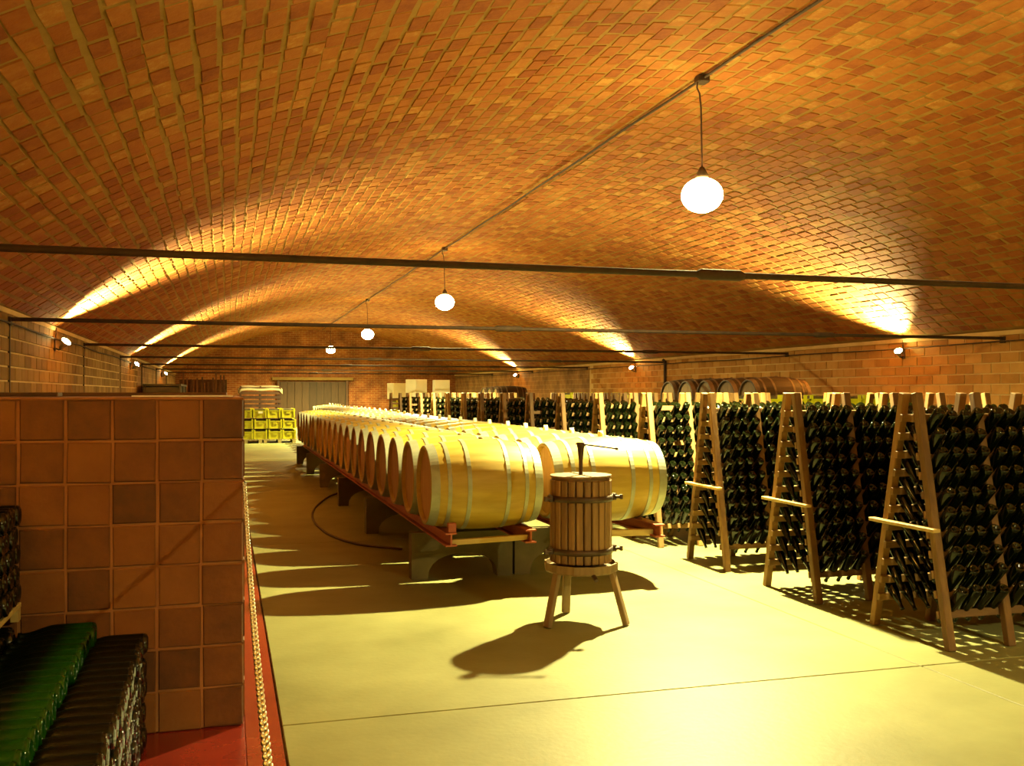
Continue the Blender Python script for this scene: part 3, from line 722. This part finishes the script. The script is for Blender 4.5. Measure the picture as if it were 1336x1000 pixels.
for k in range(NRACK):
    o = R0 if k == 0 else dup(R0, (0, 0, 0))
    o.location = (RX + rng.normal(0, 0.01) * (k > 2), RY0 + RPITCH * k, 0)
    lab = 'A-frame wooden riddling rack nearest the camera, full of bottles' if k == 0 else (f'{ordn(k)} A-frame wooden riddling rack from the camera, full of bottles' if k < NRACK - 1 else 'farthest A-frame wooden riddling rack, left empty of bottles')
    tag(o, lab, 'rack', 'wooden riddling racks')

PROF = [(0.0, 0.022), (0.024, 0.008), (0.033, 0.0), (0.0395, 0.003), (0.043, 0.011), (0.0435, 0.03), (0.0435, 0.15), (0.041, 0.175), (0.033, 0.205), (0.021, 0.24), (0.0155, 0.265), (0.0145, 0.284), (0.0172, 0.287), (0.0172, 0.300), (0.0, 0.301)]
SLIM = 0.79
bottle_me = MB().lathe([(max(r * SLIM, 0.0004), z) for r, z in PROF], 16).mesh('sparkling_bottle', M['glass'])
full_me = MB().lathe([(max(r, 0.0004), z) for r, z in PROF], 16).mesh('stacked_bottle', M['dusty_glass'])
low = MB().lathe([(0.0004, 0.012), (0.036, 0.0), (0.0435, 0.012), (0.0435, 0.155), (0.031, 0.208), (0.0155, 0.262), (0.0165, 0.300), (0.0004, 0.301)], 10)
vlow = MB().lathe([(0.0004, 0.0), (0.040, 0.002), (0.0435, 0.015), (0.0435, 0.155), (0.0155, 0.25), (0.0165, 0.300), (0.0004, 0.301)], 8)
AL = math.radians(50)
slots = []                                   # (size on the picture, rack, face, row, column, matrix)
for k in range(NRACK - 1):
    for sg in (-1, 1):
        for r in range(1, NR):
            for cidx in range(NB * 4):
                if (k > 2) and rng.random() < 0.04: continue
                x = RX + (cidx // 4) * BAY + 0.074 + (cidx % 4) * 0.0985
                yc = RY0 + RPITCH * k
                al = AL + rng.normal(0, 0.03)
                d = Vector((rng.normal(0, 0.03), -sg * math.cos(al), -math.sin(al))).normalized()
                z = RUNG_Z[r]
                pn = Vector((x, yc + sg * (yleaf(z) - 0.02), z + 0.068))
                base = pn - d * (0.122 + rng.normal(0, 0.005))
                mtx = Matrix.Translation(base) @ d.to_track_quat('Z', 'Y').to_matrix().to_4x4() @ Matrix.Rotation(rng.uniform(0, 6), 4, 'Z')
                u, v, dist_ = proj(*base)
                seen = -10 < u < 1340
                if sg < 0 and k < 4:   # hidden behind the next rack towards the camera
                    if k > 0:
                        ue, _, _ = proj(RX - 0.03, RY0 + RPITCH * (k - 1) + 0.2, z)
                        seen = seen and u < ue + 25
                score = (1 / dist_ if seen else 0) if sg < 0 else (0.6 / dist_ if (seen and cidx < 4) else 0)
                slots.append((score, k, sg, r, cidx, mtx))
order = sorted(range(len(slots)), key=lambda i: -slots[i][0])
single = set(order[:300])
RN = ['nearest', 'second', 'third', 'fourth', 'fifth', 'sixth', 'seventh', 'eighth', 'ninth']
for i in order[:300]:
    _, k, sg, r, cidx, mtx = slots[i]
    o = link('sparkling_bottle', bottle_me); o.matrix_world = mtx
    face = 'near' if sg < 0 else 'far'
    rack_n = 'nearest' if k == 0 else ordn(k)
    tag(o, f'dark green bottle, {face} side of {rack_n} rack, {ordn(r - 1)} row down, {ordn(cidx)} from aisle', 'bottle', f'bottles in the {face} side of the {rack_n} riddling rack')
def mesh_np(b): 
    q = [f for f in b.f if len(f) == 4]
    return np.array(b.v, float), np.array(q)
a = [np.array(slots[i][5]) for i in range(len(slots)) if i not in single and slots[i][1] < 5]
b = [np.array(slots[i][5]) for i in range(len(slots)) if i not in single and slots[i][1] >= 5]
def slim(vf): return vf[0] * np.array([SLIM, SLIM, 1.0]), vf[1]
V1, F1 = replicate(*slim(mesh_np(low)), a); V2, F2 = replicate(*slim(mesh_np(vlow)), b)
tag(bulk('racked_bottles', np.vstack([V1, V2]), np.vstack([F1, F2 + len(V1)]), M['glass'], None, True), 'the remaining dark green bottles slanted in the riddling racks', 'bottles', None, 'stuff')

# ------------------------------------------------------------------ bottles stacked before the tiled block
stack_me = full_me
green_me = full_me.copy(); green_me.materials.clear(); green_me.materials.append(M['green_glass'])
RL = (0, -PI / 2, 0)
def layer(n_l, x, z0, dz, ya, yb, mesh, lab, grp, sp=0.0905):
    for l in range(n_l):
        n = int((yb - ya) / sp)
        for i in range(n):
            y = yb - 0.046 - i * sp - (sp / 2 if l % 2 else 0)
            o = link('stacked_bottle', mesh, None, (x + rng.normal(0, 0.005), y, z0 + l * dz), RL)
            tag(o, lab(l, i), 'bottle', grp)
Zb = 0.004
layer(5, -0.335, Zb + 0.046, 0.0935, 2.62, 4.50, stack_me, lambda l, i: f'dark bottle lying in the low stack, {ordn(l)} layer up, {ordn(i)} from the tiled block', 'bottles in the low stack by the tiled block')
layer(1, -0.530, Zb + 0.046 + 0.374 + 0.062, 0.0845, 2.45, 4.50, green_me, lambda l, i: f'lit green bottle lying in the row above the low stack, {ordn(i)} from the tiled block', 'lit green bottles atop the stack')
layer(1, -0.840, Zb + 0.046 + 0.374 + 0.062, 0.0845, 2.9, 4.50, stack_me, lambda l, i: f'dark bottle lying in the row under the plank shelf, {ordn(i)} from the tiled block', 'dark bottles under the plank shelf')
layer(5, -0.825, 0.66 + 0.01, 0.080, 3.35, 4.50, stack_me, lambda l, i: f'dark bottle on the plank shelf, {ordn(l)} layer up, {ordn(i)} from the tiled block', 'bottles stacked on the plank shelf')
mt = []
for l in range(5):
    for x in (-0.66, -0.98, -1.30):
        for i in range(22):
            mt.append(np.array(Matrix.Translation((x, 4.455 - i * 0.0905 - (0.045 if l % 2 else 0), Zb + 0.046 + l * 0.0845)) @ Matrix.Rotation(-PI / 2, 4, 'Y')))
V1, F1 = replicate(*mesh_np(low), mt)
tag(bulk('lower_bottles', V1, F1, M['glass'], None, True), 'dark bottles packed inside the stack before the tiled block', 'bottles', None, 'stuff')
sh = empty('plank_shelf', 'wooden plank shelf carrying the upper bottles beside the tiled block', 'shelf', (-1.15, 3.9, 0.004))
MB().box((0, 0, 0.606), (0.64, 1.22, 0.022), None, 0.003).build('board', M['plank'], sh)
for yy in (-0.585, 0.585):
    for xx in (-0.30, 0.30):
        if xx < 0: MB().box((xx - 0.05, yy, 0.298), (0.04, 0.04, 0.594)).build('leg', M['plank'], sh)
        else: MB().box((0.303, yy * 1.0, 0.568), (0.03, 0.05, 0.05)).build('cleat', M['plank'], sh)

# ------------------------------------------------------------------ yellow crates
def make_crate(wd=0.405, dp=0.60, h=0.305):
    t = empty('harvest_crate', 'x', 'crate')
    th_ = 0.012
    b = MB()
    b.box((0, 0, 0.01), (wd - 0.03, dp - 0.03, 0.02))
    for sg in (-1, 1):
        b.box((0, sg * (dp / 2 - 0.02), h * 0.37), (wd - 0.03, th_, h * 0.74)).box((sg * (wd / 2 - 0.02), 0, h * 0.37), (th_, dp - 0.03, h * 0.74))
    b.build('tub', M['yellow'], t)
    r = MB()
    for sg in (-1, 1):
        r.box((0, sg * (dp / 2 - 0.012), h * 0.74 - 0.012), (wd, 0.024, 0.024)).box((sg * (wd / 2 - 0.012), 0, h * 0.74 - 0.012), (0.024, dp, 0.024))
    r.build('rim', M['yellow'], t)
    for sg in (-1, 1):
        for x in (-wd / 2 + 0.03, wd / 2 - 0.03):
            MB().box((x, sg * (dp / 2 - 0.012), h / 2 - 0.01), (0.045, 0.022, h - 0.03)).build('corner_rib', M['yellow'], t)
        MB().box((0, sg * (dp / 2 - 0.010), h * 0.5), (0.13, 0.014, 0.05)).build('grip', M['yellow'], t)
    MB().box((0, 0, h * 0.72), (wd - 0.055, dp - 0.055, 0.10), None, 0.02).build('contents', M['grape'], t)
    return t
C0 = make_crate()
pal = empty('pallet', 'x', 'pallet')
for i in range(5): MB().box((-0.42 + 0.21 * i, 0, 0.11), (0.15, 1.2, 0.022)).build('slat', M['pallet'], pal)
for x in (-0.42, 0, 0.42): MB().box((x, 0, 0.05), (0.1, 1.2, 0.1)).build('runner', M['pallet'], pal)
first = True
for j in range(2):
    p = pal if j == 0 else dup(pal, (0, 0, 0))
    p.location = (1.52 - 0.98 * j, 30.5, 0); p.rotation_euler = (0, 0, 0)
    tag(p, ['wooden pallet under the yellow crates, beside the barrel row', 'wooden pallet under the yellow crates, nearer the tiled block'][j], 'pallet')
CN = ['first', 'second', 'third', 'fourth', 'fifth']
for l in range(3):
    for i in range(5):
        for dpt in range(2):
            o = C0 if first else dup(C0, (0, 0, 0)); first = False
            o.location = (1.80 - 0.414 * i + rng.normal(0, 0.006) - (0.03 if l == 2 else 0), 30.2 + 0.61 * dpt, 0.1215 + 0.3155 * l); o.rotation_euler = (0, 0, rng.normal(0, 0.01))
            tag(o, f'yellow crate on the pallets, {["bottom","middle","top"][l]} layer, {CN[i]} from the barrels, {["front","back"][dpt]} rank', 'crate', 'yellow crates on the pallets at the end of the aisle')
            if dpt == 0 and l == 2 and i == 2: MB().box((0.02, -0.31, 0.17), (0.13, 0.006, 0.06)).build('pale_label', M['label'], o)

# slatted bin with a sheet behind the crates
bn = empty('slatted_bin', 'brown slatted wooden bin behind the yellow crates', 'bin', (1.05, 33.2, 0))
for z in [0.1 + 0.14 * i for i in range(12)]:
    MB().box((0, -0.5, z), (1.3, 0.025, 0.10)).build('slat', M['brown_wood'], bn)
    MB().box((-0.64, 0, z), (0.025, 1.0, 0.10)).build('slat', M['brown_wood'], bn)
    MB().box((0.64, 0, z), (0.025, 1.0, 0.10)).build('slat', M['brown_wood'], bn)
for x in (-0.62, 0, 0.62):
    for y in (-0.47, 0.47): MB().box((x, y, 0.86), (0.05, 0.05, 1.72)).build('post', M['brown_wood'], bn)
sh_ = MB(); vs = []; fs = []; nx, ny = 14, 10
for i in range(nx + 1):
    for j in range(ny + 1):
        x, y = -0.70 + 1.4 * i / nx, -0.56 + 1.1 * j / ny
        z = 1.735 + 0.012 * math.sin(9 * x + 3 * y) - 0.13 * max(0, abs(x) - 0.64) / 0.06 * 0.8 - 0.15 * max(0, abs(y) - 0.5) / 0.06
        vs.append((x, y, z))
for i in range(nx):
    for j in range(ny):
        a = i * (ny + 1) + j; fs.append((a, a + ny + 1, a + ny + 2, a + 1))
sh_.add(vs, fs, True)
so = sh_.build('dust_sheet', M['cloth'], None, (1.05, 33.2, 0)); md = so.modifiers.new('thick', 'SOLIDIFY'); md.thickness = 0.012
tag(so, 'pale dust sheet draped over the brown slatted bin', 'sheet')

# crates and casks behind the racks
def crate_stack(x, y, n, rz, place, z0=0.0):
    for l in range(n):
        o = dup(C0, (x + rng.normal(0, 0.008), y + rng.normal(0, 0.008), z0 + 0.3075 * l), (0, 0, rz + rng.normal(0, 0.02)))
        lv = {0: 'bottom', n - 1: 'topmost'}.get(l, f'{ordn(l)} up')
        tag(o, f'yellow crate {lv} in the {place}', 'crate', 'yellow crates behind the riddling racks')
k = 0
for i in range(6):
    crate_stack(7.05 + 0.425 * i, 12.0, 4 if i else 4, 0, f'{CN[i] if i < 5 else "sixth"} stack of the transverse crate row behind the racks', 0.27)
sk = MB()
for i in range(3): sk.box((8.11, 11.75 + 0.25 * i, 0.11), (2.6, 0.09, 0.22))
sk.box((8.11, 12.0, 0.244), (2.6, 0.62, 0.048))
tag(sk.build('timber_skid', M['pallet']), 'long timber skid under the transverse yellow crates behind the racks', 'skid')
for i in range(8):
    crate_stack(8.0, 18.1 + 0.66 * i, 5, 0, f'{ordn(i)} stack of the crate row along the far racks', 0.0)
old = make_barrel('old_cask', M['old_oak'], M['old_head'], M['rust_hoop'], M['dark_bung'], 0.012, hl=0.475)
def cask(i, x, y, z, lab):
    global old_used
    o = old if not old_used else dup(old, (0, 0, 0)); old_used = True
    o.location = (x, y, z); o.rotation_euler = (rng.normal(0, 0.3), 0, rng.normal(0, 0.02))
    tag(o, lab, 'barrel', 'old dark casks behind the racks')
old_used = False
for i in range(5):
    y = 13.5 + 0.72 * i
    cask(i, 8.25, y, 1.412, f'{ordn(i)} old dark cask of the upper tier behind the racks')
    cask(i, 8.25, y, 0.460, f'{ordn(i)} old dark cask of the lower tier behind the racks')
for i in range(3):
    y = 28.2 + 0.72 * i
    cask(i, 8.2, y, 1.367, f'{ordn(i)} old dark cask of the upper tier behind the farther racks')
    cask(i, 8.2, y, 0.460, f'{ordn(i)} old dark cask of the lower tier behind the farther racks')
for zb, zt, ya, yb in ((0.003, 0.13, 13.1, 16.8), (0.812, 1.08, 13.1, 16.8), (0.003, 0.13, 27.8, 30.1), (0.812, 1.035, 27.8, 30.1)):
    for sg in (-1, 1):
        tag(MB().box((8.225 + sg * 0.3, (ya + yb) / 2, (zb + zt) / 2), (0.1, yb - ya, zt - zb), None, 0.004).build('timber_runner', M['brown_wood']),
            f'{"brown" if zb > 0.1 else "dark"} timber runner under the {"upper" if zb > 0.1 else "lower"} casks, {"wall" if sg > 0 else "rack"} side, {"nearer" if ya < 20 else "farther"} tier', 'runner', 'timber runners under the old casks')
# white boxes far back, on stacks of crates
for i, (x, y, a_, wd, hh) in enumerate(((6.62, 35.0, 0.55, 0.56, 0.72), (7.5, 34.8, -0.05, 0.55, 0.70), (6.2, 36.6, 0.3, 0.6, 0.6))):
    nm = ['large tilted white', 'square white', 'dim rear'][i]
    c_ = MB().box((0, 0, hh / 2), (wd, 0.55, hh), None, 0.012).build('white_carton', M['white_board'] if i < 2 else M['cloth'], None, (x, y, 1.272), (0, 0, a_))
    tag(c_, f'{nm} carton standing on yellow crates beyond the far racks', 'carton', 'white cartons beyond the racks')
    for l in range(4):
        o = dup(C0, (x, y, 0.3155 * l), (0, 0, a_)); tag(o, f'yellow crate under the {nm} carton, {ordn(l)} up', 'crate', 'yellow crates under the cartons')

# dark bottle cage and leaning poles beyond the tiled block
cg = empty('bottle_cage', 'dark steel bottle cage by the wall beyond the tiled block', 'cage', (-1.55, 27.5, 0))
MB().box((0, 0, 0.86), (0.8, 3.6, 1.6), None, 0.01).build('bottle_mass', M['dark_steel'], cg)
for i in range(9):
    for x in (-0.42, 0.42): MB().box((x, -1.8 + 0.45 * i, 0.86), (0.04, 0.05, 1.72)).build('post', M['hoop'] if i % 4 == 1 else M['dark_steel'], cg)
MB().box((0, 0, 1.70), (0.9, 3.7, 0.05)).build('top_frame', M['dark_steel'], cg)
for i in range(12):
    x = -1.55 + 0.13 * i
    tag(MB().beam((x, 37.2, 0.0), (x + rng.uniform(-0.03, 0.03), 37.9, 2.0 + rng.uniform(-0.15, 0.3)), 0.06, 0.05).build('wooden_pole', M['brown_wood']),
        f'{ordn(i)} brown wooden pole from the wall, leaning at the far end', 'pole', 'wooden poles leaning at the far end')
tag(MB().box((-0.85, 38.3, 1.0), (1.7, 0.08, 2.0)).box((-0.85, 38.6, 0.05), (1.7, 0.6, 0.1)).build('storage_board', M['brown_wood']), 'upright brown storage board behind the leaning poles', 'board')
